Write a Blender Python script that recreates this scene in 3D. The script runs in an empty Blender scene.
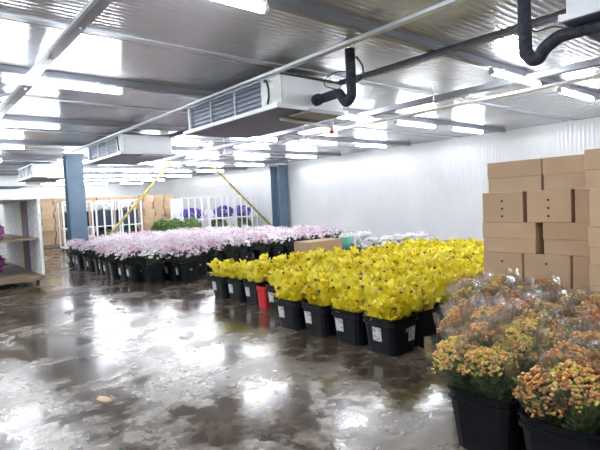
import bpy, math, random
from mathutils import Vector, Matrix, noise
PI = math.pi
COL = bpy.context.scene.collection
R = random.Random(7)

# ------------------------------------------------------------------ mesh builder
class MB:
    def __init__(s): s.v = []; s.f = []; s.m = []; s.mi = 0
    def add(s, vs, fs):
        o = len(s.v); s.v += [tuple(v) for v in vs]
        for f in fs: s.f.append([i + o for i in f]); s.m.append(s.mi)
        return s
    def box(s, x0, x1, y0, y1, z0, z1, b=0.0):
        if b <= 0:
            return s.add([(x0,y0,z0),(x1,y0,z0),(x1,y1,z0),(x0,y1,z0),(x0,y0,z1),(x1,y0,z1),(x1,y1,z1),(x0,y1,z1)],
                  [(0,3,2,1),(4,5,6,7),(0,1,5,4),(1,2,6,5),(2,3,7,6),(3,0,4,7)])
        ring = lambda d, z: [(x0+d+b,y0+d,z),(x1-d-b,y0+d,z),(x1-d,y0+d+b,z),(x1-d,y1-d-b,z),(x1-d-b,y1-d,z),(x0+d+b,y1-d,z),(x0+d,y1-d-b,z),(x0+d,y0+d+b,z)]
        vs = ring(b*.6, z0) + ring(0, z0+b) + ring(0, z1-b) + ring(b*.6, z1)
        fs = [tuple(reversed(range(8))), tuple(range(24, 32))]
        for k in range(3):
            for i in range(8):
                j = (i+1) % 8; fs.append((k*8+i, k*8+j, k*8+8+j, k*8+8+i))
        return s.add(vs, fs)
    def tube(s, pts, r, n=8, cap=True):
        pts = [Vector(p) for p in pts]
        rs = r if isinstance(r, (list, tuple)) else [r]*len(pts)
        vs = []; fs = []; prev = None
        for i, p in enumerate(pts):
            t = (pts[min(i+1, len(pts)-1)] - pts[max(i-1, 0)]).normalized()
            if prev is None:
                a = Vector((0,0,1)) if abs(t.z) < .9 else Vector((1,0,0))
                u = t.cross(a).normalized()
            else:
                u = (prev - t*prev.dot(t)).normalized()
            prev = u; w = t.cross(u)
            for k in range(n):
                q = 2*PI*k/n; vs.append(p + (u*math.cos(q) + w*math.sin(q))*rs[i])
        for i in range(len(pts)-1):
            for k in range(n):
                l = (k+1) % n; fs.append((i*n+k, i*n+l, i*n+n+l, i*n+n+k))
        if cap:
            fs.append(tuple(reversed(range(n)))); fs.append(tuple(range((len(pts)-1)*n, len(pts)*n)))
        return s.add(vs, fs)
    def ico(s, c, r, sq=1.0, rnd=None, jit=0):
        t = (1+5**.5)/2; q = 1/math.sqrt(1+t*t)
        V = [(-1,t,0),(1,t,0),(-1,-t,0),(1,-t,0),(0,-1,t),(0,1,t),(0,-1,-t),(0,1,-t),(t,0,-1),(t,0,1),(-t,0,-1),(-t,0,1)]
        F = [(0,11,5),(0,5,1),(0,1,7),(0,7,10),(0,10,11),(1,5,9),(5,11,4),(11,10,2),(10,7,6),(7,1,8),(3,9,4),(3,4,2),(3,2,6),(3,6,8),(3,8,9),(4,9,5),(2,4,11),(6,2,10),(8,6,7),(9,8,1)]
        return s.add([(c[0]+a*q*r*(1+(rnd.uniform(-jit,jit) if rnd else 0)), c[1]+b*q*r*(1+(rnd.uniform(-jit,jit) if rnd else 0)), c[2]+d*q*r*sq) for a,b,d in V], F)
    def blade(s, p, d, L, w, bend=.3, seg=2):
        p = Vector(p); d = Vector(d).normalized()
        side = d.cross(Vector((0,0,1)))
        side = side.normalized() if side.length > .01 else Vector((1,0,0))
        vs = []
        for i in range(seg+1):
            t = i/seg; c = p + d*L*t + Vector((0,0,-bend*L*t*t)); ww = w*(math.sin(PI*min(.15+.75*t,1)))
            vs += [c - side*ww/2, c + side*ww/2]
        vs.append(p + d*L*1.15 + Vector((0,0,-bend*L*1.3)))
        fs = [(2*i, 2*i+1, 2*i+3, 2*i+2) for i in range(seg)] + [(2*seg, 2*seg+1, 2*seg+2)]
        return s.add(vs, fs)
    def mesh(s, name, mats, smooth=False):
        me = bpy.data.meshes.new(name); me.from_pydata(s.v, [], s.f)
        for m in (mats if isinstance(mats, (list, tuple)) else [mats]): me.materials.append(m)
        me.polygons.foreach_set('material_index', s.m)
        if smooth: me.polygons.foreach_set('use_smooth', [True]*len(s.f))
        me.update(); return me
    def obj(s, name, mats, parent=None, smooth=False, loc=None, rz=0):
        return mk(name, s.mesh(name, mats, smooth), parent, loc, rz)

def mk(name, me, parent=None, loc=None, rz=0):
    o = bpy.data.objects.new(name, me); COL.objects.link(o)
    if parent: o.parent = parent
    if loc: o.location = loc
    o.rotation_euler.z = rz
    return o
def tag(o, label=None, cat=None, group=None, kind=None):
    if label: o['label'] = label
    if cat: o['category'] = cat
    if group: o['group'] = group
    if kind: o['kind'] = kind
    return o
def thing(name, label, cat, loc=(0,0,0), rz=0, group=None):
    return tag(mk(name, None, None, loc, rz), label, cat, group)
def copytree(o, parent=None):
    c = o.copy(); COL.objects.link(c)
    if parent: c.parent = parent
    for ch in o.children: copytree(ch, c)
    return c
PLACED = set()
def place(proto, loc, rz=0, tilt=(0,0), sc=1.0, label=None, group=None, zs=1.0):
    o = proto if proto.name not in PLACED else copytree(proto)
    PLACED.add(proto.name)
    PLACED.add(o.name) if o is proto else None
    o.location = loc; o.rotation_euler = (tilt[0], tilt[1], rz); o.scale = (sc, sc, sc*zs)
    if label: o['label'] = label
    if group: o['group'] = group
    return o
ORD = 'zeroth first second third fourth fifth sixth seventh eighth ninth tenth eleventh twelfth thirteenth fourteenth fifteenth sixteenth seventeenth eighteenth'.split()

# ------------------------------------------------------------------ materials
def mat(name, col, rough=.5, metal=0.0, **kw):
    m = bpy.data.materials.new(name); m.use_nodes = True
    b = m.node_tree.nodes['Principled BSDF']
    b.inputs['Base Color'].default_value = (*col, 1); b.inputs['Roughness'].default_value = rough; b.inputs['Metallic'].default_value = metal
    for k, v in kw.items(): b.inputs[k.replace('_', ' ')].default_value = v
    return m
def N(m, t, **kw):
    n = m.node_tree.nodes.new(t)
    for k, v in kw.items():
        if k in n.inputs.keys(): n.inputs[k].default_value = v
        else: setattr(n, k, v)
    return n
def L(m, a, ao, b, bi): m.node_tree.links.new(a.outputs[ao], b.inputs[bi])
def B(m): return m.node_tree.nodes['Principled BSDF']
def ramp(m, stops):
    r = m.node_tree.nodes.new('ShaderNodeValToRGB'); e = r.color_ramp.elements
    while len(e) < len(stops): e.new(.5)
    for i, (p, c) in enumerate(stops):
        e[i].position = p; e[i].color = (*c, 1) if len(c) == 3 else c
    return r
def noisecol(m, scale, stops, detail=3, coord='Object', rand=0.0, rough_stops=None):
    tc = N(m, 'ShaderNodeTexCoord'); nz = N(m, 'ShaderNodeTexNoise'); nz.inputs['Scale'].default_value = scale; nz.inputs['Detail'].default_value = detail
    L(m, tc, coord, nz, 'Vector'); r = ramp(m, stops)
    if rand:
        oi = N(m, 'ShaderNodeObjectInfo'); ma = N(m, 'ShaderNodeMath', operation='MULTIPLY_ADD')
        ma.inputs[1].default_value = rand; ma.inputs[2].default_value = -rand/2
        L(m, oi, 'Random', ma, 0); ad = N(m, 'ShaderNodeMath', operation='ADD'); L(m, nz, 'Fac', ad, 0); L(m, ma, 0, ad, 1); L(m, ad, 0, r, 'Fac')
    else: L(m, nz, 'Fac', r, 'Fac')
    L(m, r, 'Color', B(m), 'Base Color'); return tc, nz
def bump(m, src, out, strength, dist=.01):
    b = N(m, 'ShaderNodeBump'); b.inputs['Strength'].default_value = strength; b.inputs['Distance'].default_value = dist
    L(m, src, out, b, 'Height'); L(m, b, 'Normal', B(m), 'Normal'); return b

# ceiling: glossy ribbed metal sheet, ribs along X
M_ceil = mat('ceiling_sheet', (.5,.5,.52), .24, .5)
tc, nz = noisecol(M_ceil, .9, [(.3,(.50,.49,.51)),(.7,(.62,.615,.63))], 5)
mp = N(M_ceil, 'ShaderNodeMapping'); mp.inputs['Scale'].default_value = (.15, 1, 1); L(M_ceil, tc, 'Object', mp, 'Vector')
nw = N(M_ceil, 'ShaderNodeTexNoise'); nw.inputs['Scale'].default_value = 14; nw.inputs['Detail'].default_value = 3; L(M_ceil, mp, 'Vector', nw, 'Vector')
wv = N(M_ceil, 'ShaderNodeTexWave', bands_direction='Y'); wv.inputs['Scale'].default_value = 4.0; wv.inputs['Distortion'].default_value = .15; L(M_ceil, tc, 'Object', wv, 'Vector')
ad = N(M_ceil, 'ShaderNodeMath', operation='MULTIPLY_ADD'); ad.inputs[1].default_value = .5; L(M_ceil, nw, 'Fac', ad, 0); L(M_ceil, wv, 'Fac', ad, 2)
bump(M_ceil, ad, 0, .5, .0055)

# wall: white ribbed panel, vertical ribs
def wallmat(name, d):
    m = mat(name, (.74,.75,.77), .22)
    tc, nz = noisecol(m, .6, [(.3,(.68,.69,.71)),(.7,(.78,.79,.80))], 6)
    wv = N(m, 'ShaderNodeTexWave', bands_direction=d); wv.inputs['Scale'].default_value = 3.0; wv.inputs['Distortion'].default_value = .1
    L(m, tc, 'Object', wv, 'Vector')
    n2 = N(m, 'ShaderNodeTexNoise'); n2.inputs['Scale'].default_value = 3.0; n2.inputs['Detail'].default_value = 4; L(m, tc, 'Object', n2, 'Vector')
    a = N(m, 'ShaderNodeMath', operation='MULTIPLY_ADD'); a.inputs[1].default_value = 1.2; L(m, n2, 'Fac', a, 0); L(m, wv, 'Fac', a, 2)
    bump(m, a, 0, .6, .007); return m
M_wallx = wallmat('wall_panel_ribs_y', 'Y'); M_wally = wallmat('wall_panel_ribs_x', 'X')

# floor: wet stained concrete with puddles
M_floor = mat('wet_concrete', (.1,.09,.08), .4)
tc = N(M_floor, 'ShaderNodeTexCoord')
na = N(M_floor, 'ShaderNodeTexNoise'); na.inputs['Scale'].default_value = 1.3; na.inputs['Detail'].default_value = 7; na.inputs['Roughness'].default_value = .55; na.inputs['Distortion'].default_value = .4
L(M_floor, tc, 'Object', na, 'Vector')
nb = N(M_floor, 'ShaderNodeTexNoise'); nb.inputs['Scale'].default_value = 6; nb.inputs['Detail'].default_value = 8; nb.inputs['Roughness'].default_value = .65
L(M_floor, tc, 'Object', nb, 'Vector')
wet = ramp(M_floor, [(.44,(0,0,0)),(.60,(1,1,1))])
mix1 = N(M_floor, 'ShaderNodeMath', operation='MULTIPLY_ADD'); mix1.inputs[1].default_value = .32; L(M_floor, nb, 'Fac', mix1, 0)
sb = N(M_floor, 'ShaderNodeMath', operation='SUBTRACT'); sb.inputs[1].default_value = .16; L(M_floor, na, 'Fac', sb, 0); L(M_floor, sb, 0, mix1, 2); L(M_floor, mix1, 0, wet, 'Fac')
cr = ramp(M_floor, [(.3,(.055,.040,.028)),(.5,(.11,.085,.062)),(.7,(.20,.16,.12))]); L(M_floor, nb, 'Fac', cr, 'Fac')
cw = N(M_floor, 'ShaderNodeMixRGB', blend_type='MULTIPLY'); cw.inputs['Color2'].default_value = (.62,.6,.57,1)
inv = N(M_floor, 'ShaderNodeMath', operation='SUBTRACT'); inv.inputs[0].default_value = 1.0; L(M_floor, wet, 'Color', inv, 1)
L(M_floor, inv, 0, cw, 'Fac'); L(M_floor, cr, 'Color', cw, 'Color1'); L(M_floor, cw, 'Color', B(M_floor), 'Base Color')
rr = N(M_floor, 'ShaderNodeMapRange'); rr.inputs['To Min'].default_value = .13; rr.inputs['To Max'].default_value = .33
L(M_floor, wet, 'Color', rr, 'Value'); L(M_floor, rr, 0, B(M_floor), 'Roughness')
B(M_floor).inputs['IOR'].default_value = 1.6
mb = N(M_floor, 'ShaderNodeMath', operation='MULTIPLY'); L(M_floor, nb, 'Fac', mb, 0)
r3 = N(M_floor, 'ShaderNodeMapRange'); r3.inputs['To Min'].default_value = .08; r3.inputs['To Max'].default_value = .7; L(M_floor, wet, 'Color', r3, 'Value'); L(M_floor, r3, 0, mb, 1)
bump(M_floor, mb, 0, .32, .012)

M_steel = mat('galvanised_steel', (.62,.66,.71), .4, .45)
M_purl = mat('purlin_steel', (.30,.31,.35), .45, .5)
M_darkbeam = mat('dark_beam', (.16,.17,.21), .5, .3)
M_col = mat('blue_grey_paint', (.12,.19,.27), .4); noisecol(M_col, 3, [(.3,(.085,.14,.20)),(.7,(.115,.18,.245))], 5)
M_white = mat('white_powder_coat', (.78,.80,.84), .35)
M_whitepipe = mat('white_plastic_pipe', (.72,.71,.70), .4)
M_coil = mat('coil_fins', (.10,.12,.17), .45, .5)
tcc = N(M_coil, 'ShaderNodeTexCoord'); wvc = N(M_coil, 'ShaderNodeTexWave', bands_direction='Z'); wvc.inputs['Scale'].default_value = 10
L(M_coil, tcc, 'Object', wvc, 'Vector'); rc = ramp(M_coil, [(.2,(.07,.085,.12)),(.8,(.20,.22,.28))]); L(M_coil, wvc, 'Fac', rc, 'Fac'); L(M_coil, rc, 'Color', B(M_coil), 'Base Color')
M_undershade = mat('underside_shade_tone', (.09,.10,.18), .45, .1)  # shade beneath the cooling units, painted as a dark blue base colour
M_plate = mat('dull_grey_metal', (.33,.33,.34), .5, .4)
M_ins = mat('black_foam_insulation', (.022,.026,.04), .8)
ti, ni = noisecol(M_ins, 30, [(.3,(.015,.018,.03)),(.7,(.045,.05,.07))], 3); bump(M_ins, ni, 'Fac', .5, .01)
M_cable = mat('black_cable', (.02,.02,.025), .4)
M_red = mat('red_plastic', (.55,.025,.03), .35)
M_yel = mat('yellow_paint', (.55,.42,.06), .45); noisecol(M_yel, 6, [(.35,(.24,.20,.09)),(.6,(.48,.38,.07))], 5)
M_tube = mat('lamp_tube', (1,1,1), .3); B(M_tube).inputs['Emission Color'].default_value = (.90,.945,1,1); B(M_tube).inputs['Emission Strength'].default_value = 17
M_bucket = mat('black_plastic', (.006,.007,.009), .42, Specular_IOR_Level=.3); noisecol(M_bucket, 7, [(.3,(.003,.004,.006)),(.7,(.008,.010,.014))], 4)
M_label = mat('paper_label', (.55,.56,.56), .6)
tl = N(M_label, 'ShaderNodeTexCoord'); vl = N(M_label, 'ShaderNodeTexNoise'); vl.inputs['Scale'].default_value = 45; L(M_label, tl, 'Object', vl, 'Vector')
rl = ramp(M_label, [(.45,(.68,.69,.70)),(.58,(.33,.33,.35))]); L(M_label, vl, 'Fac', rl, 'Fac'); L(M_label, rl, 'Color', B(M_label), 'Base Color')
M_card = mat('brown_cardboard', (.34,.22,.125), .75); noisecol(M_card, 2.2, [(.3,(.48,.33,.205)),(.7,(.56,.40,.255))], 6, rand=.35)
M_hole = mat('hole_shadow', (.05,.035,.025), .9)
M_wood = mat('weathered_wood', (.24,.17,.11), .65)
tw = N(M_wood, 'ShaderNodeTexCoord'); mw = N(M_wood, 'ShaderNodeMapping'); mw.inputs['Scale'].default_value = (2, 14, 14); nwd = N(M_wood, 'ShaderNodeTexNoise'); nwd.inputs['Scale'].default_value = 2; nwd.inputs['Detail'].default_value = 5
L(M_wood, tw, 'Object', mw, 'Vector'); L(M_wood, mw, 'Vector', nwd, 'Vector'); rw = ramp(M_wood, [(.3,(.13,.095,.07)),(.7,(.33,.24,.16))]); L(M_wood, nwd, 'Fac', rw, 'Fac'); L(M_wood, rw, 'Color', B(M_wood), 'Base Color')
M_foam = mat('mottled_white_board', (.62,.64,.62), .6); noisecol(M_foam, 9, [(.3,(.54,.58,.57)),(.65,(.80,.81,.79))], 6)
M_strap = mat('purple_strap', (.09,.05,.35), .5)
M_wheel = mat('black_rubber', (.015,.015,.017), .6)

def leafy(name, stops, scale, rough=.5, tr=0.0, rand=0.3):
    m = mat(name, stops[0][1], rough); noisecol(m, scale, stops, 3, rand=rand)
    if tr:
        b = B(m); out = m.node_tree.nodes['Material Output']; t = N(m, 'ShaderNodeBsdfTranslucent'); mx = N(m, 'ShaderNodeMixShader'); mx.inputs[0].default_value = tr
        src = b.inputs['Base Color'].links[0].from_socket; m.node_tree.links.new(src, t.inputs['Color'])
        L(m, b, 'BSDF', mx, 1); L(m, t, 'BSDF', mx, 2); L(m, mx, 'Shader', out, 'Surface')
    return m
M_ywrap = leafy('yellow_petal_paper', [(.3,(.70,.55,.015)),(.48,(.95,.81,.035)),(.70,(.99,.92,.17))], 13, .5, .3)
M_purple = leafy('dark_purple_bud', [(.42,(.13,.075,.03)),(.52,(.07,.03,.06)),(.7,(.12,.045,.19))], 20, .6)
M_stem = leafy('green_stem', [(.3,(.04,.09,.025)),(.7,(.10,.17,.05))], 12, .5)
M_leafd = leafy('dark_green_leaf', [(.3,(.015,.035,.02)),(.7,(.05,.10,.05))], 12, .5)
M_leafg = leafy('fresh_green_leaf', [(.3,(.09,.17,.05)),(.55,(.20,.32,.10)),(.75,(.38,.46,.18))], 9, .45, .2)
M_pink = leafy('pale_pink_petal', [(.32,(.80,.48,.64)),(.44,(.90,.76,.84)),(.58,(.95,.91,.94))], 6, .6, .3, .25)
M_orange = leafy('orange_berry_blossom', [(.30,(.52,.15,.06)),(.42,(.74,.30,.12)),(.52,(.80,.44,.17)),(.60,(.80,.60,.10)),(.68,(.52,.55,.12)),(.78,(.82,.52,.32))], 34, .45, .15, .2)
M_wflower = leafy('white_petal', [(.3,(.92,.90,.93)),(.7,(1,1,1))], 9, .5, .2)
M_violet = leafy('violet_petal', [(.35,(.07,.03,.30)),(.65,(.16,.08,.55))], 14, .6)
M_magenta = leafy('magenta_petal', [(.35,(.18,.03,.16)),(.65,(.36,.09,.30))], 14, .6)
M_teal = mat('teal_wrap', (.12,.42,.34), .4)
# clear crinkled plastic film
def film(name, white):
    m = bpy.data.materials.new(name); m.use_nodes = True; nt = m.node_tree; nt.nodes.remove(B(m)); out = nt.nodes['Material Output']
    tr = N(m, 'ShaderNodeBsdfTransparent'); tr.inputs['Color'].default_value = (.97,.97,.97,1)
    gl = N(m, 'ShaderNodeBsdfGlossy'); gl.inputs['Roughness'].default_value = .09
    df = N(m, 'ShaderNodeBsdfTranslucent'); df.inputs['Color'].default_value = (.8,.8,.8,1)
    d2 = N(m, 'ShaderNodeBsdfDiffuse'); d2.inputs['Color'].default_value = (.8,.8,.8,1)
    fr = N(m, 'ShaderNodeFresnel'); fr.inputs['IOR'].default_value = 1.5
    tc = N(m, 'ShaderNodeTexCoord'); nz = N(m, 'ShaderNodeTexNoise'); nz.inputs['Scale'].default_value = 16; nz.inputs['Detail'].default_value = 4
    L(m, tc, 'Object', nz, 'Vector'); bp = N(m, 'ShaderNodeBump'); bp.inputs['Strength'].default_value = .9; bp.inputs['Distance'].default_value = .02
    L(m, nz, 'Fac', bp, 'Height'); L(m, bp, 'Normal', gl, 'Normal'); L(m, bp, 'Normal', fr, 'Normal')
    ms = N(m, 'ShaderNodeMixShader'); ms.inputs[0].default_value = .5; L(m, df, 0, ms, 1); L(m, d2, 0, ms, 2)
    m1 = N(m, 'ShaderNodeMixShader'); m1.inputs[0].default_value = white; L(m, tr, 0, m1, 1); L(m, ms, 0, m1, 2)
    m2 = N(m, 'ShaderNodeMixShader'); fm = N(m, 'ShaderNodeMath', operation='MULTIPLY'); fm.inputs[1].default_value = .55; L(m, fr, 0, fm, 0); L(m, fm, 0, m2, 0); L(m, m1, 0, m2, 1); L(m, gl, 0, m2, 2); L(m, m2, 0, out, 'Surface')
    return m
M_film = film('clear_plastic_film', .05); M_filmw = film('milky_plastic_film', .93)

# ------------------------------------------------------------------ camera
F = 477.0; H = 1.5
yaw = math.radians(50); pitch = math.atan(23.5/F); roll = math.atan(.046)
fwd = Vector((math.cos(yaw)*math.cos(pitch), math.sin(yaw)*math.cos(pitch), -math.sin(pitch)))
rt = Vector((math.sin(yaw), -math.cos(yaw), 0)); up = rt.cross(fwd)
rt2 = rt*math.cos(roll) - up*math.sin(roll); up2 = up*math.cos(roll) + rt*math.sin(roll)
# horizon climbs to the right: the image is rolled slightly counter-clockwise
rt2, up2 = rt*math.cos(roll) - up*math.sin(roll), up*math.cos(roll) + rt*math.sin(roll)
cd = bpy.data.cameras.new('camera'); cam = bpy.data.objects.new('camera', cd); COL.objects.link(cam)
cd.sensor_width = 36; cd.lens = F/600*36; cd.clip_end = 200; cd.clip_start = .05
mw_ = Matrix((( rt2.x, up2.x, -fwd.x, 0), (rt2.y, up2.y, -fwd.y, 0), (rt2.z, up2.z, -fwd.z, H), (0,0,0,1)))
cam.matrix_world = mw_
bpy.context.scene.camera = cam

# ------------------------------------------------------------------ room shell
X0, X1, Y0, Y1, ZC = -5.0, 13.8, -4.0, 33.0, 3.3
def struct(name, mb, m, label): return tag(mb.obj(name, m), label, None, None, 'structure')
struct('floor', MB().box(X0-.1, X1+.1, Y0-.1, Y1+.1, -.2, 0), M_floor, 'wet stained brown-grey concrete floor with shiny puddles')
struct('ceiling', MB().box(X0-.1, X1+.1, Y0-.1, Y1+.1, ZC, ZC+.15), M_ceil, 'glossy ribbed grey metal sheet ceiling')
struct('wall_right', MB().box(X1, X1+.15, Y0, Y1, 0, ZC), M_wallx, 'long glossy white ribbed panel wall behind the flower field')
struct('wall_far', MB().box(X0, X1, Y1, Y1+.15, 0, ZC), M_wally, 'distant white panel wall at the far end of the hall')
struct('wall_left', MB().box(X0-.15, X0, Y0, Y1, 0, ZC), M_wallx, 'white panel wall on the left, outside the view')
struct('wall_near', MB().box(X0, X1, Y0-.15, Y0, 0, ZC), M_wally, 'white panel wall behind the viewer')
# ceiling purlins (across X) and lighter joint strips
rowsY = [-.1, 3.35, 6.72, 10.02, 13.35, 16.7, 20.0, 23.3, 26.6, 29.9]
n = 0
for y in rowsY:
    n += 1
    struct('trim_%d' % n, MB().box(X0, X1-.35, y-.03, y+.05, ZC-.09, ZC-.001).box(X0, X1-.35, y-.055, y-.03, ZC-.09, ZC-.075), M_purl, 'dark steel purlin running across the ceiling')
for y in rowsY[:-1]:
    n += 1
    struct('trim_%d' % n, MB().box(X0, X1, y+1.60, y+1.70, ZC-.018, ZC-.001), M_steel, 'light metal joint strip across the ceiling')

def beamC(name, x, w, h, y0, y1, m, label, cat, lip=True, z=ZC-.002-.09):
    mb = MB().box(x-w/2, x+w/2, y0, y1, z-h, z, .004)
    o = thing(name, label, cat, (0,0,0)); mb.obj('web', m, o)
    if lip: MB().box(x-w/2-.035, x-w/2, y0, y1, z-h-.008, z-h+.02).obj('lip', M_steel, o)  # lit edge put into the colour: lip steel paler than the purlin-grey webs
    bm = MB()
    y = y0+.4
    while y < y1:
        bm.tube([(x, y, z-h-.012), (x, y, z-h+.01)], .014, 6); y += 1.1
    bm.obj('bolt_row', M_steel, o)
    return o
beamC('ceiling_channel', 1.37, .10, .05, -3.5, 6.60, M_purl, 'pale galvanised channel nearest the left, hung under the ceiling', 'beam')
beamC('ceiling_channel', 1.40, .13, .05, 6.80, 14.0, M_purl, 'grey channel under the ceiling at the left edge, beyond the long purlin', 'beam')
beamC('ceiling_channel', 3.84, .065, .045, -3.5, 14.2, M_steel, 'long light strut channel running above the fronts of the cooling units', 'beam')
beamC('ceiling_channel', 5.00, .07, .07, -3.5, 14.2, M_darkbeam, 'dark channel behind the cooling units, above the hooked black pipe', 'beam', False)
beamC('ceiling_channel', 7.22, .12, .09, -3.5, 15.8, M_purl, 'grey ceiling channel above the white water pipe', 'beam', False)

# ------------------------------------------------------------------ tube lights
def light_proto():
    o = thing('tube_light', 'tube light', 'ceiling light')
    Lh = 1.46
    MB().box(0, Lh, -.03, .03, .034, .06, .004).obj('housing', M_white, o)
    MB().tube([(.035,0,0),(Lh-.035,0,0)], .038, 12).obj('tube', M_tube, o, True)
    for x in (0, Lh-.035): MB().tube([(x,0,0),(x+.035,0,0)], .040, 10).obj('end_cap', M_white, o)
    for bx_ in (.3, Lh-.34): MB().box(bx_,bx_+.04,-.02,.05,.06,.0865).obj('bracket', M_steel, o)
    return o
LP = light_proto()
lightX = [-3.6, -1.3, 1.02, 6.22, 8.43, 10.62]
colname = ['two bays left of the view', 'one bay left of the view', 'left of the cooling units', 'just right of the cooling units', 'midway between cooling units and right wall', 'closest to the right wall']
for j, y in enumerate(rowsY):
    for i, x in enumerate(lightX):
        if j > 6 and i == 0: continue
        place(LP, (x, y-.08, ZC-.176), 0, label='white tube light, %s row back, %s' % (ORD[j+1], colname[i]), group='ceiling tube lights')
for j, y in ((4, 13.35), (5, 16.7), (6, 20.0)):
    place(LP, (4.15 if j > 4 else 4.5, y-.08, ZC-.176), 0, label='white tube light in the gap between cooling units, %s row back' % ORD[j+1], group='ceiling tube lights')

# ------------------------------------------------------------------ evaporator units
def evaporator(y, label, fe=.06):
    o = thing('evaporator_unit', label, 'cooling unit', (3.88, y, 2.72), 0, 'ceiling cooling units')
    W, Ln, Hh = 1.13, 2.58, .46
    # casing: top, end panels, back
    MB().box(.03, W, 0, .44, .06, Hh, .008).box(.0, W, Ln-fe, Ln, .06, Hh, .008).box(0, W, 0, Ln, Hh-.03, Hh+.0).box(W-.03, W, .4, Ln-fe, .06, Hh).obj('casing', M_white, o)
    MB().box(.045, .40, .44, Ln-fe, .08, Hh-.03).obj('coil', M_coil, o)
    c = MB()
    for k in range(5): c.tube([(.036, .44, .12+k*.065), (.036, Ln-fe, .12+k*.065)], .010, 6)
    c.obj('coil_pipe', M_coil, o)
    for yy in (1.15, 1.85): MB().box(.02, .045, yy-.010, yy+.010, .06, Hh-.03).obj('divider', M_white, o)
    MB().box(.0, .03, .0, .44, .06, Hh).obj('junction_panel', M_foam, o)
    MB().box(-.02, .03, 0, Ln, Hh-.035, Hh+.008).obj('top_rail', M_steel, o)
    # tray with raised lip
    t = MB().box(-.09, W+.08, -.02, Ln+.02, .0, .012)
    t.box(-.09, -.075, -.02, Ln+.02, .012, .05).box(W+.065, W+.08, -.02, Ln+.02, .012, .065).box(-.075, W+.065, -.02, -.008, .012, .06).box(-.075, W+.065, Ln+.008, Ln+.02, .012, .06)
    t.obj('drip_tray', M_white, o)
    MB().box(-.07, W+.06, .0, Ln, -.006, .0).obj('underside_shade_sheet', M_undershade, o)  # dark sheet under the white tray; its colour carries the shade there
    pts = [(-.01,.34,.40),(-.035,.30,.41),(-.06,.22,.37),(-.065,.18,.27),(-.05,.2,.17),(-.02,.27,.11),(.0,.3,.105)]
    MB().tube(pts, .015, 8).obj('power_cable', M_cable, o, True)
    MB().box(.35, .98, -.14, .28, -.045, -.02).box(.35,.98,-.15,-.14,-.05,.0).obj('drain_flap', M_plate, o)
    for (hx, hy) in ((.08,.2),(.08,Ln-.2),(W-.05,.2),(W-.05,Ln-.2)):
        MB().tube([(hx,hy,Hh-.01),(hx,hy,.575)], .008, 6).obj('hanger_rod', M_steel, o)
    return o
evaporator(4.88, 'white cooling unit hung nearest, big white end panel and dark coil')
evaporator(10.50, 'white cooling unit second back, hung behind the nearest, right of the blue column')
ev3 = evaporator(17.9, 'third white cooling unit far back, left of the blue column'); ev3.location.x = 3.55
ev4 = evaporator(23.6, 'farthest white cooling unit, at the left edge'); ev4.location.x = 3.2
evaporator(-1.13, 'white cooling unit cut off by the top right corner', .38)

def smooth_path(pts, r=4):
    out = []; P = [Vector(p) for p in pts]
    P = [P[0]*2-P[1]] + P + [P[-1]*2-P[-2]]
    for i in range(1, len(P)-2):
        for k in range(r):
            t = k/r; a,b,c,d = P[i-1:i+3]
            out.append(.5*((2*b)+(c-a)*t+(2*a-5*b+4*c-d)*t*t+(3*b-a-3*c+d)*t**3))
    out.append(P[-2]); return out
# insulated pipe of unit one
o = thing('insulated_pipe', 'black foam-wrapped pipe hooking up from the nearest cooling unit to the ceiling', 'pipe')
pp = [(4.47,4.87,2.87),(4.43,4.65,2.86),(4.38,4.42,2.85),(4.34,4.28,2.83),(4.32,4.21,2.76),(4.31,4.15,2.70),(4.29,4.07,2.70),(4.28,4.02,2.77),(4.27,4.01,2.88),(4.26,4.0,3.29)]
MB().tube(smooth_path(pp), .062, 12).obj('foam_sleeve', M_ins, o, True)
MB().tube([(4.475,4.875,2.87),(4.45,4.78,2.867)], .078, 12).obj('collar', M_ins, o, True)
MB().tube(smooth_path([(4.35,4.35,2.90),(4.30,4.5,2.97),(4.28,4.45,3.05),(4.27,4.25,3.08),(4.26,4.06,3.04)]), .008, 6).obj('sensor_cable', M_cable, o, True)
MB().tube(smooth_path([(4.31,3.96,2.9),(4.38,3.92,2.97),(4.38,3.92,3.1),(4.31,3.95,3.2)]), .012, 6).obj('sensor_cable', M_cable, o, True)
# pipe of the near right unit
o = thing('insulated_pipe', 'thick black foam-wrapped pipe with a sagging bend at the top right corner', 'pipe')
pp = [(4.0,.6,2.65),(4.0,1.2,2.65),(4.0,1.50,2.65),(4.0,1.60,2.62),(4.0,1.665,2.55),(4.0,1.70,2.50),(4.0,1.745,2.495),(4.0,1.79,2.55),(4.0,1.805,2.68),(4.0,1.81,3.29)]
pp = [(a, b, c + .035) if k < 4 else (a, b, c+.06 if k < 8 else c) for k, (a,b,c) in enumerate(pp)]
MB().tube(smooth_path(pp), .052, 12).obj('foam_sleeve', M_ins, o, True)
MB().tube(smooth_path([(3.97,1.76,2.80),(3.97,1.70,2.76),(3.97,1.58,2.76),(3.97,1.5,2.73)]), .006, 6).obj('sensor_cable', M_cable, o, True)

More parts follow.
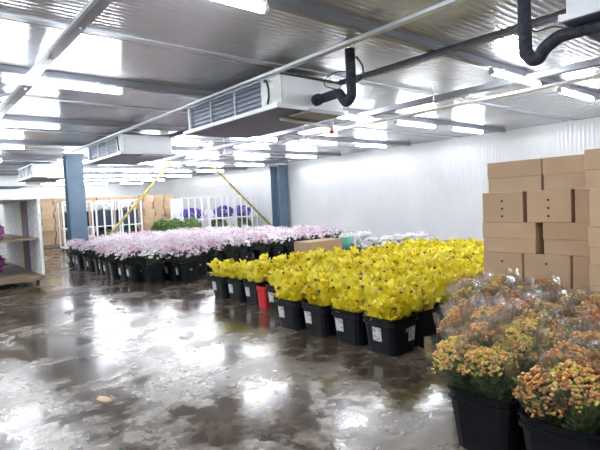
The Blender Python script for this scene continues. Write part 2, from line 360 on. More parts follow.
# white water pipe with hangers
o = thing('water_pipe', 'thin white water pipe hung below the ceiling right of the cooling units', 'pipe')
MB().tube([(6.85, -2, 2.9), (6.83, 4, 2.9), (6.86, 7.4, 2.9), (6.86, 12, 2.86), (6.86, 16, 2.84)], .026, 8).obj('pipe_run', M_whitepipe, o, True)
for y in (1.0, 4.6, 7.9, 11.2, 14.5):
    MB().tube([(6.85,y,2.9),(6.85,y,3.3)], .006, 6).tube([(6.85,y-.012,2.9),(6.85,y+.012,2.9)], .036, 8).obj('hanger', M_steel, o)
o = thing('drain_pipe', 'short white drain pipe from under the nearest cooling unit, red fitting at its end', 'pipe')
MB().tube([(4.21,5.33,2.675),(5.54,5.70,2.70)], .026, 8).obj('pipe_run', M_whitepipe, o, True)
MB().tube([(5.56,5.70,2.64),(5.56,5.70,2.80)], .034, 8).obj('elbow', M_whitepipe, o, True)
MB().tube([(5.56,5.70,2.80),(5.56,5.70,3.3)], .007, 6).obj('hanger_rod', M_steel, o, True)
MB().tube([(5.56,5.70,2.59),(5.56,5.70,2.64)], .038, 8).obj('red_fitting', M_red, o, True)

# ------------------------------------------------------------------ columns, braces
def hcol(x, y, w, d, label, base=True, cap=True):
    o = thing('steel_column', label, 'column', (x, y, 0), 0, 'blue-grey steel columns')
    MB().box(-w/2, w/2, -d/2, -d/2+.03, .02, ZC-.12).box(-w/2, w/2, d/2-.03, d/2, .02, ZC-.12).box(-.02, .02, -d/2+.03, d/2-.03, .02, ZC-.12).obj('shaft', M_col, o)
    MB().box(-w/2-.08, w/2+.08, -d/2-.08, d/2+.08, 0, .02).obj('base_plate', M_col, o)
    MB().box(-w/2-.03, w/2+.03, -d/2-.03, d/2+.03, ZC-.18, ZC-.11).obj('cap_plate', M_darkbeam, o)
    return o
hcol(4.02, 15.0, .46, .36, 'blue-grey steel column on the left, behind the pink flowers')
hcol(13.42, 17.35, .5, .62, 'blue-grey steel column against the right wall, by the yellow brace foot')
def brace(p, q, label):
    o = thing('diagonal_brace', label, 'brace', p)
    v = Vector(q) - Vector(p)
    MB().tube([(0,0,0), v], .05, 4).obj('bar', M_yel, o)
    MB().box(v.x-.12, v.x+.12, -.03, .03, v.z-.1, v.z+.02).obj('gusset_plate', M_yel, o)
brace((5.0, 16.95, .05), (8.0, 16.95, 3.17), 'yellow painted diagonal brace leaning right, between the two columns')
brace((13.0, 16.9, .05), (9.65, 16.9, 3.17), 'yellow painted diagonal brace leaning left, ending at the right-hand column')

# ------------------------------------------------------------------ buckets
def bucket_mesh(h=.34, wb=.28, wt=.335):
    mb = MB()
    def ring(w, z, c=.05):
        a = w/2
        return [(a-c,-a,z),(a-.015,-a+.015,z),(a,-a+c,z),(a,a-c,z),(a-.015,a-.015,z),(a-c,a,z),(-a+c,a,z),(-a+.015,a-.015,z),(-a,a-c,z),(-a,-a+c,z),(-a+.015,-a+.015,z),(-a+c,-a,z)]
    prof = [(wb,0),(wb+(wt-wb)*.78,h*.80),(wt+.012,h*.82),(wt+.012,h*.88),(wt-.004,h*.885),(wt,h*.975),(wt+.018,h*.98),(wt+.018,h),(wt-.01,h),(wb-.01,.012)]
    vs = []; [vs.extend(ring(w, z)) for w, z in prof]
    n = 12; fs = [tuple(range(n)), tuple(reversed(range((len(prof)-1)*n, len(prof)*n)))]
    fs[0] = tuple(reversed(fs[0])); fs[1] = tuple(reversed(fs[1]))
    for k in range(len(prof)-1):
        for i in range(n):
            j = (i+1) % n; fs.append((k*n+i, k*n+j, k*n+n+j, k*n+n+i))
    mb.add(vs, fs); return mb
BM = bucket_mesh().mesh('bucket', M_bucket)
def face_piece(side, y0, y1, z0, z1, m, nm, par, off=.004, n=0):
    # a thin sheet lying on the sloped side wall; side 'x' = -X face, 'y' = -Y face
    hw = lambda z: (.28 + (.335-.28)*z/.34)/2 + off
    vs = []
    for z in (z0, z1):
        for t in (y0, y1):
            for e in (0, .003):
                vs.append((-hw(z)-e, t, z) if side == 'x' else (t, -hw(z)-e, z))
    mb = MB().add(vs, [(0,2,6,4),(1,5,7,3),(0,1,3,2),(4,6,7,5),(0,4,5,1),(2,3,7,6)])
    return mb.obj(nm, m, par)
def bucket_proto(name, label, lx=None, ly=None, hole=True):
    o = tag(mk(name, BM), label, 'bucket')
    if lx: face_piece('x', lx, lx+.085, .12, .25, M_label, 'paper_label', o)
    if ly: face_piece('y', ly, ly+.075, .11, .24, M_label, 'paper_label', o)
    if hole: face_piece('y', -.02, .02, .20, .235, M_plate, 'hand_hold', o, .003)
    return o
BP_plain = bucket_proto('flower_bucket', 'bucket', None, None, False)
BP_x = bucket_proto('flower_bucket', 'bucket', .02)
BP_xy = bucket_proto('flower_bucket', 'bucket', -.03, .02)

# ------------------------------------------------------------------ flower bunch prototypes
def stems_mesh(r0, r1, z0, z1, n, rr, seed, m=None):
    q = random.Random(seed); mb = MB()
    for k in range(n):
        a = q.uniform(0, 2*PI); u = q.random()**.5
        mb.tube([(r0*u*math.cos(a), r0*u*math.sin(a), z0), (r1*u*math.cos(a+.3), r1*u*math.sin(a+.3), z1)], rr, 4, False)
    return mb
def petal_sheet(mb, q, ang, r0, z0, r1, z1, w, curl):
    nu, nv = 5, 5; vs = []
    rad = Vector((math.cos(ang), math.sin(ang), 0)); tan = Vector((-math.sin(ang), math.cos(ang), 0))
    ph = q.uniform(0, 6)
    for j in range(nv+1):
        t = j/nv; r = r0 + (r1-r0)*t**1.5 + (curl*max(0, t-.6)**1.3); z = z0 + (z1-z0)*math.sin(t*PI/2*.96)
        ww = w*(.55 + .75*math.sin(PI*min(.10+.62*t, .95)))
        for i in range(nu+1):
            u = i/nu*2-1
            cup = (1-u*u)*.55*w*(.4+.6*t)
            p = rad*(r + cup + .008*math.sin(9*u+ph)*t + q.uniform(-.003,.003)) + tan*(u*ww) + Vector((0,0,z - .035*u*u*t*(1 if curl > 0 else .5) + q.uniform(-.007,.007)*t))
            vs.append(p)
    fs = [(j*(nu+1)+i, j*(nu+1)+i+1, (j+1)*(nu+1)+i+1, (j+1)*(nu+1)+i) for j in range(nv) for i in range(nu)]
    mb.add(vs, fs)
def yellow_meshes(seed):
    q = random.Random(seed); w = MB()
    k = q.choice((5,6)); a0 = q.uniform(0,6)
    for i in range(k): petal_sheet(w, q, a0 + i*2*PI/k + q.uniform(-.3,.3), .045, .345, q.uniform(.065,.11), q.uniform(.49,.59), q.uniform(.038,.052), q.uniform(-.06,.12))
    for i in range(4): petal_sheet(w, q, a0 + .5 + i*2*PI/4 + q.uniform(-.4,.4), .005, .36, q.uniform(.015,.05), q.uniform(.56,.64), q.uniform(.025,.04), q.uniform(-.02,.12))
    p = MB()
    for i in range(4): petal_sheet(w, q, a0 + .9 + i*2*PI/4 + q.uniform(-.4,.4), .05, .33, q.uniform(.09,.12), q.uniform(.42,.50), q.uniform(.035,.05), q.uniform(-.05,.08))
    a = q.uniform(0,6.3); r = q.uniform(.04,.07); zb = q.uniform(.54,.58)
    for i in range(seed % 3 + 1): p.ico((r*math.cos(a)+q.uniform(-.012,.012), r*math.sin(a)+q.uniform(-.012,.012), zb-.015+q.uniform(-.01,.01)), q.uniform(.013,.020), .8, q, .4)
    s = stems_mesh(.03, .03, .02, .42, 7, .004, seed)
    for i in range(5): s.blade((0,0,q.uniform(.3,.42)), (math.cos(i*1.3), math.sin(i*1.3), .8), .12, .025)
    return w.mesh('yellow_wrap', M_ywrap, True), p.mesh('purple_bud', M_purple), s.mesh('stem', M_stem)
YM = [yellow_meshes(s) for s in range(6)]
YP = []
for w, p, s in YM:
    o = thing('yellow_flower_bunch', 'yellow', 'flower bunch'); mk('petal_wrap', w, o); mk('bud_cluster', p, o); mk('stem', s, o); YP.append(o)

def pink_proto(seed, rad=.235, petal=None, top=.68, kind='pink_flower_bunch'):
    q = random.Random(seed); b = MB(); g = MB()
    for k in range(105 if petal is None else 200):
        a = q.uniform(0, 2*PI); u = q.random()**.5; r = rad*u
        c = Vector((r*math.cos(a), r*math.sin(a), top - .05 - .16*u**2.5 + q.uniform(-.05,.05)))
        nrm = Vector((c.x*2.2, c.y*2.2, .6 + q.uniform(-.2,.3))).normalized()
        t1 = nrm.orthogonal().normalized(); t2 = nrm.cross(t1)
        R0 = q.uniform(.024, .048)*(1 if petal is None else 1.5)
        for i in range(7):
            an = i*2*PI/7 + q.uniform(-.2,.2); d = (t1*math.cos(an) + t2*math.sin(an) + nrm*q.uniform(.15,.9)).normalized(); s_ = d.cross(nrm).normalized()*R0*.28
            b.add([c - s_*.5, c + s_*.5, c + d*R0*.6 + s_, c + d*R0*q.uniform(1,1.5), c + d*R0*.6 - s_], [(0,1,2,3,4)])
    for k in range(60):
        a = q.uniform(0, 2*PI); r = rad*q.uniform(.3,.85); z = q.uniform(.28,.54)
        g.blade((r*.8*math.cos(a), r*.8*math.sin(a), z), (math.cos(a), math.sin(a), q.uniform(.3,1.6)), q.uniform(.05,.12), q.uniform(.015,.03))
    st = stems_mesh(.09, .17, .015, .56, 22, .005, seed)
    o = thing(kind, 'pink', 'flower bunch'); b.obj('blossom', petal or M_pink, o); g.obj('foliage', M_leafd if petal is None else M_leafg, o); st.obj('stem', M_leafd if petal is None else M_leafg, o)
    return o
PP = [pink_proto(s) for s in range(20, 25)]
WP = [pink_proto(s, .2, M_wflower, .70, 'white_flower_bunch') for s in (31, 32)]
for w_ in WP[:1]:
    mb = MB(); q = random.Random(5); nA = 22
    prof = [(.1,.3),(.17,.42),(.21,.55),(.20,.66),(.13,.73)]
    vs = [((r+q.uniform(-.02,.02))*math.cos(i*2*PI/nA), (r+q.uniform(-.02,.02))*math.sin(i*2*PI/nA), z+q.uniform(-.02,.02)) for r,z in prof for i in range(nA)]
    fs = [(k*nA+i, k*nA+(i+1)%nA, (k+1)*nA+(i+1)%nA, (k+1)*nA+i) for k in range(len(prof)-1) for i in range(nA)]
    mb.add(vs, fs).obj('plastic_sleeve', M_filmw, w_)

def orange_proto(seed):
    q = random.Random(seed); b = MB(); g = MB()
    ct = []
    for k in range(19):
        a = k*2.4; r = .108*math.sqrt((k+.5)/19); ct.append((r*math.cos(a), r*math.sin(a), q.uniform(-.035,.03)))
    for cx, cy, cz in ct:
        for k in range(19):
            d = Vector((q.gauss(0,1), q.gauss(0,1), q.gauss(0,1))).normalized()
            if d.z < -.4: d.z *= -1
            r = q.uniform(.026,.038)
            p = Vector((cx, cy, .57+cz - 8.0*(cx*cx+cy*cy))) + Vector((d.x*r, d.y*r, d.z*r*.7))
            b.ico(p, q.uniform(.006,.0105), .9, q, .3)
    for k in range(70):
        a = q.uniform(0, 2*PI); z = q.uniform(.26,.52); r = .02 + (z-.2)*.28
        g.blade((r*.7*math.cos(a), r*.7*math.sin(a), z), (math.cos(a)*.6, math.sin(a)*.6, q.uniform(.6,1.5)), q.uniform(.05,.09), q.uniform(.026,.045), .15)
    st = stems_mesh(.03, .07, .015, .52, 12, .004, seed)
    f = MB(); nA = 20; ph = q.uniform(0,6)
    prof = [(.035,.20),(.055,.28),(.09,.38),(.118,.48),(.128,.56),(.135,.62)]
    vs = []
    for k, (r, z) in enumerate(prof):
        for i in range(nA):
            an = i*2*PI/nA; rr = r*(1 + .07*math.sin(4*an+ph) + q.uniform(-.06,.06)); zz = z + (q.uniform(-.025,.03) if k == len(prof)-1 else 0)
            vs.append((rr*math.cos(an), rr*math.sin(an), zz))
    fs = [(k*nA+i, k*nA+(i+1)%nA, (k+1)*nA+(i+1)%nA, (k+1)*nA+i) for k in range(len(prof)-1) for i in range(nA)]
    f.add(vs, fs)
    o = thing('orange_flower_bunch', 'orange', 'flower bunch')
    b.obj('blossom', M_orange, o, True); g.obj('foliage', M_leafg, o); st.obj('stem', M_stem, o); f.obj('plastic_sleeve', M_film, o, True)
    return o
OP = [orange_proto(s) for s in range(50, 55)]

# ------------------------------------------------------------------ yellow field
Ys = [3.03, 3.50, 3.97, 4.42, 4.84, 5.25, 5.88, 6.33, 6.78]
slots = []
for i in range(12):
    for j, y in enumerate(Ys):
        x = 3.64 + .43*i
        if i == 0 and j > 3: continue
        if y/x < .47 and x > 4.7: continue
        if (x > 6.6 and j > 6) or (x > 4.3 and j == 8): continue
        slots.append((i, j, x + R.uniform(-.025,.025), y + R.uniform(-.03,.03)))
# one red bucket stands at the aisle edge among the black ones
blist = []
for (i, j, x, y) in slots:
    edge = (i == 0) or (i == 1 and j > 3)
    lab = 'black bucket of yellow bunches, %s row from aisle, %s from the cartons' % (ORD[i+1], ORD[j+1])
    pr = (BP_xy if j == 0 and i < 2 else BP_x) if edge and R.random() < .8 or (i == 0) else BP_plain
    b = place(pr, (x, y, 0), R.uniform(-.05,.05), sc=1.22, zs=.86, label=lab, group='black buckets under the yellow bunches')
    for dx, dy, nm in ((-.09,-.09,'front'),(-.09,.09,'left'),(.09,-.09,'right'),(.09,.09,'rear'),(0,0,'middle')):
        blist.append((x+dx+R.uniform(-.02,.02), y+dy+R.uniform(-.02,.02), nm, i, j, edge))
rb = bucket_proto('red_bucket', 'red plastic bucket squeezed between black buckets at the aisle edge of the yellow field', None, None, False)
rb.data = rb.data.copy(); rb.data.materials[0] = M_red; rb.location = (3.97, 5.565, 0); rb.scale = (.60, .60, .93); rb.rotation_euler.z = .12
rb['category'] = 'bucket'
blist.sort(key=lambda t: t[0]**2 + t[1]**2)
stuff = [MB(), MB()]
def addmesh(mb, me, M):
    o = len(mb.v); mb.v += [tuple(M @ v.co) for v in me.vertices]
    for p in me.polygons: mb.f.append([k + o for k in p.vertices]); mb.m.append(0)
for n_, (x, y, nm, i, j, edge) in enumerate(blist):
    k = R.randrange(6); rz = R.uniform(0, 6.28); tx = R.uniform(-.1,.1); ty = R.uniform(-.1,.1) - (.16 if edge and nm in ('front','left') else 0)
    if j == 0 and nm in ('front','right'): tx += .12
    sc = R.uniform(.92, 1.06)
    if n_ < 300:
        o = place(YP[k], (x - math.tan(ty)*.3, y + math.tan(tx)*.3, .012), 0, (tx, ty), sc, '%s yellow bunch with purple buds, %s bucket row from aisle, %s bucket from cartons' % (nm, ORD[i+1], ORD[j+1]), 'yellow flower bunches')
        if i == 0 and j < 4 and nm in ('front', 'left'): o.scale.z *= .9
        # spin every copy about its own stem before the lean
        q = (Matrix.Rotation(ty, 4, 'Y') @ Matrix.Rotation(tx, 4, 'X') @ Matrix.Rotation(rz, 4, 'Z')).to_euler(); o.rotation_euler = q
    else:
        M = Matrix.Translation((x, y, .012)) @ Matrix.Rotation(ty, 4, 'Y') @ Matrix.Rotation(tx, 4, 'X') @ Matrix.Rotation(rz, 4, 'Z') @ Matrix.Scale(sc, 4)
        addmesh(stuff[0], YM[k][0], M); addmesh(stuff[1], YM[k][1], M)
so = thing('yellow_flower_mass', 'far mass of yellow bunches at the back of the yellow field', 'flower bunches'); so['kind'] = 'stuff'
stuff[0].obj('petal_wrap', M_ywrap, so, True); stuff[1].obj('bud_cluster', M_purple, so)

# ------------------------------------------------------------------ pink field
pslots = []
for i in range(14):
    for j in range(15):
        x = 3.68 + .45*i; y = 9.75 + .44*j
        if math.hypot(x-4.02, y-15.0) < .62 or (i < 2 and y > 14.4): continue
        if i >= 12 and j > 9: continue
        pslots.append((i, j, x, y))
pslots += [(0, -1, 3.90, 9.30), (1, -1, 4.36, 9.28), (1, -2, 4.42, 8.84), (2, -1, 4.84, 9.32)]
for (i, j, x, y) in pslots:
    x += R.uniform(-.04,.04); y += R.uniform(-.04,.04)
    if j < 0: where = ['front corner cluster, nearest left', 'front corner cluster, middle', 'front corner cluster, right'][i] if j == -1 else 'foremost of the front corner cluster'
    else: where = '%s from left, %s row back' % (ORD[i+1], ORD[j+1])
    rz = R.uniform(-.12,.12)
    place(BP_x if (i == 0 or j <= 0) and R.random() < .7 else BP_plain, (x, y, 0), rz, label='black bucket under pale pink flowers, ' + where, group='black buckets under the pink flowers', sc=1.12 if j > -1 else 1.2, zs=.95)
    place(R.choice(PP), (x, y, .015), R.uniform(0, 6.28), (R.uniform(-.06,.06), R.uniform(-.06,.06)), R.uniform(1.0,1.13), label='pale pink feathery flower bunch, ' + where, group='pale pink flower bunches')

# white bunches and carton behind the yellow field
for k, (x, y) in enumerate([(7.25,7.02),(7.62,6.98),(7.25,6.38),(7.64,6.36),(8.03,6.36),(8.42,6.34),(8.81,6.32)]):
    w = ('large plastic-sleeved white bunch beside the teal wrap, %s of two' % ('left' if k == 0 else 'right')) if k < 2 else 'white flower bunch in a row behind the yellow field, %s from the left' % ORD[k-1]
    place(BP_plain, (x, y, 0), 0, label='black bucket holding the ' + ('white bunch' if k > 1 else 'sleeved white bunch') + (' %s from the left behind the yellow field' % ORD[k+1]), group='buckets of the white bunches', sc=1.0)
    place(WP[0 if k < 2 else 1], (x, y, .015), R.uniform(0,6), (0,0), 1.08 if k < 2 else .98, label=w, group='white flower bunches')
mb = MB(); prof = [(.10,.30),(.13,.5),(.17,.72)]
mb.add([(r*math.cos(a*.35+2.2), r*math.sin(a*.35+2.2), z) for r, z in prof for a in range(8)], [(k*8+i, k*8+i+1, k*8+8+i+1, k*8+8+i) for k in range(2) for i in range(7)])
tw_ = mb.obj('paper_wrap', M_teal, None, True, (7.10, 6.98, 0)); tag(tw_, 'teal wrapping sheet at the left side of the sleeved white bunch', 'wrapping paper')
tw_.modifiers.new('s', 'SOLIDIFY').thickness = .004
for v in tw_.data.vertices:
    if v.co.z < .31: v.co.z = 0.0

# ------------------------------------------------------------------ cartons
def carton(x0, x1, y0, y1, z0, h, label, kind='long', group='brown cartons stacked on the right'):
    # telescopic carton, base at z0; kind 'long' shows the lid seam, 'end' shows three punched holes
    cx, cy = (x0+x1)/2, (y0+y1)/2; a, b = (x1-x0)/2, (y1-y0)/2
    o = thing('cardboard_box', label, 'box', (cx, cy, z0), 0, group)
    if kind == 'long':
        MB().box(-a+.006, a-.006, -b+.006, b-.006, 0, h*.6, .004).obj('body', M_card, o)
        MB().box(-a, a, -b, b, h*.47, h-.002, .004).obj('lid', M_card, o)
    else:
        MB().box(-a, a, -b, b, 0, h-.002, .005).obj('body', M_card, o)
        for z in ((.20, .45, .70) if kind == 'end' else (.7,)):
            MB().tube([(-a-.002, 0, h*z), (-a+.004, 0, h*z)], .012, 8).obj('punched_hole', M_hole, o)
    return o
hgt = .30
rowsA = {5: ([(2.49,1.955),(1.945,1.42)], 'long'), 4: ([(2.55,2.135),(2.095,1.70),(1.675,1.25)], 'end'), 3: ([(2.56,2.02),(1.955,1.43)], 'long'),
         2: ([(2.55,2.15),(2.14,1.72),(1.70,1.30)], 'one'), 1: ([(2.56,2.03),(2.01,1.48)], 'long'), 0: ([(2.55,2.15),(2.13,1.72),(1.70,1.30)], 'end')}
rn = ['bottom row', 'second row from the floor', 'third row from the floor', 'third row from the top', 'second row from the top', 'top row']
for r_, (lst, kd) in rowsA.items():
    for k, (ya, yb) in enumerate(lst):
        carton(4.60 + R.uniform(-.008,.008), 5.15 if kd != 'long' else 5.02, yb, ya, r_*hgt, hgt, 'brown carton in the left stack, %s, %s from its left end' % (rn[r_], ORD[k+1]), kd)
        if kd == 'long' : pass
for r_ in range(6):
    carton(4.09 + R.uniform(-.01,.01), 4.56, .84, 1.40 + R.uniform(-.02,.02), r_*hgt, hgt, 'brown carton of the nearer stack at the right edge, %s' % rn[r_], 'long' if r_ != 4 else 'end')
c_ = carton(5.74, 6.60, 6.60, 7.05, 0, .74, 'wide brown carton standing between the yellow and the pink flowers', 'long', 'single cartons')

# ------------------------------------------------------------------ orange field (front right)
oslots = [(2.63,1.42),(2.56,.96),(2.60,.52)]
oslots += [(3.04,1.72),(3.02,1.32),(3.03,.92)]
oslots += [(3.43,1.92),(3.42,1.53),(3.43,1.13)]
oslots += [(3.82,2.12),(3.82,1.72),(3.82,1.33)]
oslots += [(4.22,2.30),(4.22,1.90)]
rows_o = {}
for k, (x, y) in enumerate(oslots):
    rI = min(k//3, 4) ; cI = k - rI*3
    rI += 1; cI += 1
    place(BP_plain, (x, y, 0), R.uniform(-.04,.04), label='black bucket of orange flowers, %s row from aisle, %s from its left end' % (ORD[rI], ORD[cI]), group='black buckets under the orange flowers', sc=1.18, zs=.9)
    for dx, dy, nm in ((-.10,-.09,'front right'),(-.10,.09,'front left'),(.10,-.09,'rear right'),(.10,.09,'rear left')):
        ty = R.uniform(-.08,.08) - (.36 if rI == 1 and dx < 0 else 0); tx = R.uniform(-.08,.08) - (.34 if cI == 1 and dy > 0 else 0)
        o = place(R.choice(OP), (x+dx*.85-math.tan(ty)*.33, y+dy*.85+math.tan(tx)*.33, .016), 0, (0,0), R.uniform(1.05,1.18), '%s orange bunch in clear sleeve, %s row from aisle, %s bucket from left' % (nm, ORD[rI], ORD[cI]), 'orange flower bunches in clear sleeves')
        o.rotation_euler = (Matrix.Rotation(ty, 4, 'Y') @ Matrix.Rotation(tx, 4, 'X') @ Matrix.Rotation(R.uniform(0,6.28), 4, 'Z')).to_euler()

# ------------------------------------------------------------------ wooden shelf trolley at the left edge
o = thing('shelf_trolley', 'wooden shelf trolley with mottled white side boards at the left edge', 'trolley', (0,0,0))
XR = 2.25; YN = 10.98; YF = 15.2; XL = .6
MB().box(XL, XR, YN, YF, .13, .23).obj('deck', M_wood, o)
MB().box(XL, XR-.02, YN+.12, YF, .95, .99).obj('shelf', M_wood, o)
MB().box(XL, XR, YN, YF, 1.80, 1.84).obj('top_board', M_foam, o)
MB().box(XR-.05, XR, YN, YN+1.08, .2, 1.80).obj('side_board', M_foam, o)
MB().box(XR-.05, XR, YN+1.85, YF, .2, 1.80).obj('side_board', M_foam, o)
MB().box(XR-.06, XR-.02, YN+1.08, YN+1.2, .23, 1.8).obj('purple_strap', M_strap, o)['label'] = 'purple strap'
MB().box(XR-.04, XR-.01, YN+1.2, YN+1.85, .23, 1.8).obj('brown_board', M_wood, o)
for (wx, wy) in ((XR-.12, YN+.12), (XR-.12, YF-.12), (XL+.12, YN+.12), (XL+.12, YF-.12)):
    MB().tube([(wx-.02, wy, .062),(wx+.02, wy, .062)], .06, 14).box(wx-.03, wx+.03, wy-.01, wy+.01, .06, .13).obj('wheel', M_wheel, o)
def clump(name, m, loc, rx, ry, rz_, seed, label, cat, n=260, r=.03, group=None, leafm=None):
    q = random.Random(seed); o = thing(name, label, cat, loc, 0, group); b = MB(); g = MB()
    for k in range(n):
        a = q.uniform(0,2*PI); u = q.random(); el = math.acos(q.uniform(-.8 if leafm else -.25,1)); jj = q.uniform(.72,1.12)
        p = (jj*rx*math.sin(el)*math.cos(a), jj*ry*math.sin(el)*math.sin(a), rz_*.5 + jj*rz_*.5*math.cos(el))
        b.ico(p, q.uniform(.6,1.2)*r, .8, q, .3)
    for k in range(40):
        a = q.uniform(0,2*PI); g.blade((rx*.4*math.cos(a), ry*.4*math.sin(a), .01), (math.cos(a)*.5, math.sin(a)*.5, 1), rz_*.6, .05)
    b.obj('blossom' if leafm else 'leaf_mass', m, o); g.obj('foliage', leafm or M_leafg, o); return o
clump('potted_flowers', M_magenta, (1.45, 11.65, .99), .22, .2, .34, 3, 'magenta flower bunch on the trolley shelf at the left edge', 'flowers', leafm=M_leafd, r=.035)
clump('potted_flowers', M_magenta, (1.42, 12.1, .23), .28, .25, .5, 4, 'dark magenta flower bunch on the trolley deck at the left edge', 'flowers', leafm=M_leafd, r=.04)

# ------------------------------------------------------------------ background: barred trolleys, stacks, plants
def rack(x0, x1, y, label, hgt_=1.88):
    w = x1-x0; o = thing('barred_trolley', label, 'trolley', (x0, y, 0), 0, 'white barred trolleys in the background')
    nb_ = max(3, int(w/.27)); 
    for k in range(nb_+1):
        xx = w*k/nb_; MB().box(xx-.03, xx+.03, -.022, .022, .14, hgt_).obj('bar', M_white, o)
    MB().box(-.02, w+.02, -.025, .025, hgt_-.02, hgt_+.03).obj('top_rail', M_white, o)
    MB().box(-.02, w+.02, -.02, .7, .86, .90).obj('shelf', M_white, o)
    MB().box(-.02, w+.02, -.02, .7, .12, .17).obj('base_shelf', M_white, o)
    for xx in (0, w): MB().box(xx-.02, xx+.02, .66, .70, .17, hgt_).obj('post', M_white, o)
    for xx in (.06, w-.06):
        for yy in (.03, .62): MB().tube([(xx-.015, yy, .06),(xx+.015, yy, .06)], .06, 10).box(xx-.02, xx+.02, yy-.01, yy+.01, .05, .13).obj('wheel', M_wheel, o)
    return o
rack(9.6, 10.9, 19.5, 'white barred trolley with violet flowers, leftmost of the right-hand group')
rack(10.97, 12.3, 19.5, 'white barred trolley in the middle of the right-hand group')
rack(12.4, 13.6, 19.5, 'white barred trolley next to the right wall column')
rack(5.95, 6.85, 19.5, 'white barred trolley behind the yellow brace, left one')
rack(6.95, 7.75, 19.5, 'white barred trolley behind the yellow brace, right one')
clump('potted_flowers', M_violet, (10.3, 19.88, .905), .52, .26, .50, 11, 'violet flower mound on the leftmost barred trolley of the right group', 'flowers', leafm=M_leafd, r=.045)
clump('potted_flowers', M_violet, (11.95, 19.88, .905), .50, .26, .54, 12, 'violet flower mound on the middle barred trolley', 'flowers', leafm=M_leafd, r=.045)
clump('potted_flowers', M_violet, (13.0, 19.88, .905), .50, .26, .52, 13, 'violet flower mound on the barred trolley next to the wall', 'flowers', leafm=M_leafd, r=.045)
clump('potted_flowers', M_wflower, (11.15, 19.95, .9), .22, .2, .4, 14, 'small white flower bunch between violet mounds on the barred trolleys', 'flowers', leafm=M_leafd, r=.04)
for k, x in enumerate((6.3, 7.3)):
    clump('potted_flowers', M_wflower, (x, 19.9, 1.5), .36, .25, .36, 15+k, 'pale white flower heads on the barred trolley behind the yellow brace, %s' % ('left', 'right')[k], 'flowers', leafm=M_leafd, r=.05)
    cr_ = thing('flower_crate', 'dark crate of foliage on the barred trolley behind the yellow brace, %s' % ('left', 'right')[k], 'crate', (x, 19.9, .9), 0, 'dark crates on trolleys')
    MB().box(-.36,.36,-.28,.28,0,.60,.01).obj('crate_body', mat('dark_crate_%s' % ('a','b')[k], (.03,.04,.07), .5), cr_)
for k, (x, y) in enumerate([(8.1,18.35),(8.75,18.45),(9.4,18.3),(8.4,19.0)]):
    o = clump('leafy_plant', M_leafg, (x, y, 0), .40, .36, .98 + R.uniform(-.06,.06), 60+k, 'green leafy plants before the pale carton stack, ' + ('left one', 'middle one', 'right one', 'rear one')[k], 'plant', 420, .05, 'green plants by the barred trolleys')
rack(4.75, 5.8, 19.5, 'white barred trolley of dark crates right beside the left column')
clump('potted_flowers', M_wflower, (5.28, 19.9, 1.5), .42, .25, .36, 19, 'pale white flower heads on the trolley right beside the left column', 'flowers', leafm=M_leafd, r=.05)
cr_ = thing('flower_crate', 'dark crate of foliage on the trolley right beside the left column', 'crate', (5.28, 19.9, .9), 0, 'dark crates on trolleys')
MB().box(-.42,.42,-.28,.28,0,.60,.01).obj('crate_body', M_bucket, cr_)
for k, x in enumerate((10.25, 11.6, 13.0)):
    clump('leafy_plant', M_leafg, (x, 19.9, .17), .46, .25, .66, 85+k, 'green foliage on the base shelf of the %s barred trolley in the right group' % ORD[k+1], 'plant', 300, .05)
for k, x in enumerate((5.28, 6.4, 7.35)):
    clump('leafy_plant', M_leafd, (x, 19.9, .17), .36, .25, .78, 75+k, 'dark foliage on the base shelf of the %s barred trolley behind the yellow brace' % ORD[k+1], 'plant', 300, .05)

def stack(xs, y0, y1, rows_, hh, where, group, z=0.0):
    for r_ in range(rows_):
        off = .12*(r_ % 2)
        for k in range(len(xs)-1):
            carton(xs[k]+.012+off*.6, xs[k+1]-.012+off*.6, y0+R.uniform(-.05,.05), y1, z+r_*hh, hh, 'carton %s, %s layer up, %s from left' % (where, ORD[r_+1], ORD[k+1]), 'long', group)
def pallet(x0, x1, y0, y1, label):
    o = thing('wooden_pallet', label, 'pallet', (x0, y0, 0))
    for k in range(3): MB().box(0, x1-x0, (y1-y0)/2*k*.92, (y1-y0)/2*k*.92+.09, 0, .1).obj('runner', M_wood, o)
    MB().box(0, x1-x0, 0, y1-y0, .1, .13).obj('deck', M_wood, o)
pallet(8.8, 10.4, 21.9, 22.9, 'wooden pallet under the pale carton stack behind the green plants')
stack([8.85, 9.35, 9.85, 10.35], 22.0, 22.8, 6, .335, 'in the pale stack behind the green plants', 'cartons stacked behind the plants', .13)
pallet(4.0, 6.3, 22.6, 23.6, 'wooden pallet under the carton stack left of the left column')
stack([4.05, 4.6, 5.15, 5.7, 6.25], 22.7, 23.5, 7, .285, 'in the far stack beside the left column', 'cartons stacked beside the left column', .13)
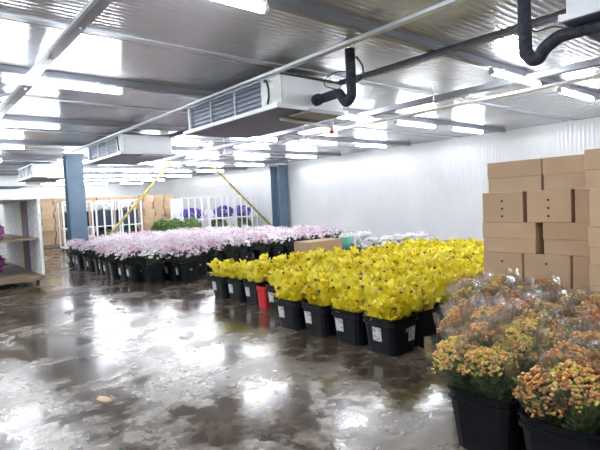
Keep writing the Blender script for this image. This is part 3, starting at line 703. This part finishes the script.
stack([7.6, 8.3, 9.0, 9.7, 10.4, 11.1, 11.8, 12.5], 27.0, 27.8, 7, .32, 'in the farthest stack before the end wall', 'cartons stacked farthest back')
o = thing('foam_panel', 'pale grey board standing between carton stack and barred trolleys', 'panel', (10.05, 21.0, 0)); MB().box(-.3,.35,-.03,.03,.0,1.9,.005).obj('board', M_foam, o); MB().box(-.3,.35,.03,.3,.0,.06).obj('foot', M_foam, o)

# ------------------------------------------------------------------ scraps on the wet floor
def scrap(x, y, s, m, label, cat, seed):
    q = random.Random(seed); mb = MB(); n = 9
    pts = [(s*q.uniform(.5,1)*math.cos(i*2*PI/n), s*.45*q.uniform(.5,1)*math.sin(i*2*PI/n)) for i in range(n)]
    mb.add([(a,b,.001) for a,b in pts] + [(a*.9,b*.9,.006+q.uniform(0,.008)) for a,b in pts] , [tuple(reversed(range(n))), tuple(range(n,2*n))] + [(i,(i+1)%n,n+(i+1)%n,n+i) for i in range(n)])
    o = mb.obj('floor_scrap', m, None, False, (x, y, 0), q.uniform(0,3)); tag(o, label, cat, 'scraps on the wet floor')
scrap(1.75, 4.45, .15, M_card, 'soggy tan cardboard scrap on the wet floor at left', 'scrap')if False else None
scrap(2.6, 8.0, .12, M_leafd, 'dark leaf scrap on the wet floor in front of the pink flowers', 'scrap', 2)
scrap(2.45, 7.3, .07, M_leafd, 'small dark leaf scrap on the floor near the puddle', 'scrap', 3)
scrap(1.15, 3.9, .11, M_card, 'soggy tan cardboard scrap on the wet floor at left', 'scrap', 4)
scrap(.95, 3.0, .03, M_leafd, 'tiny dark leaf bit alone on the near left floor', 'scrap', 5)

# ------------------------------------------------------------------ world / view
w = bpy.data.worlds.new('world'); bpy.context.scene.world = w; w.use_nodes = True
w.node_tree.nodes['Background'].inputs[0].default_value = (.5,.55,.6,1); w.node_tree.nodes['Background'].inputs[1].default_value = .3
vs_ = bpy.context.scene.view_settings
vs_.view_transform = 'Standard'; vs_.look = 'None'; vs_.gamma = 1; vs_.use_curve_mapping = False; vs_.exposure = 2.3
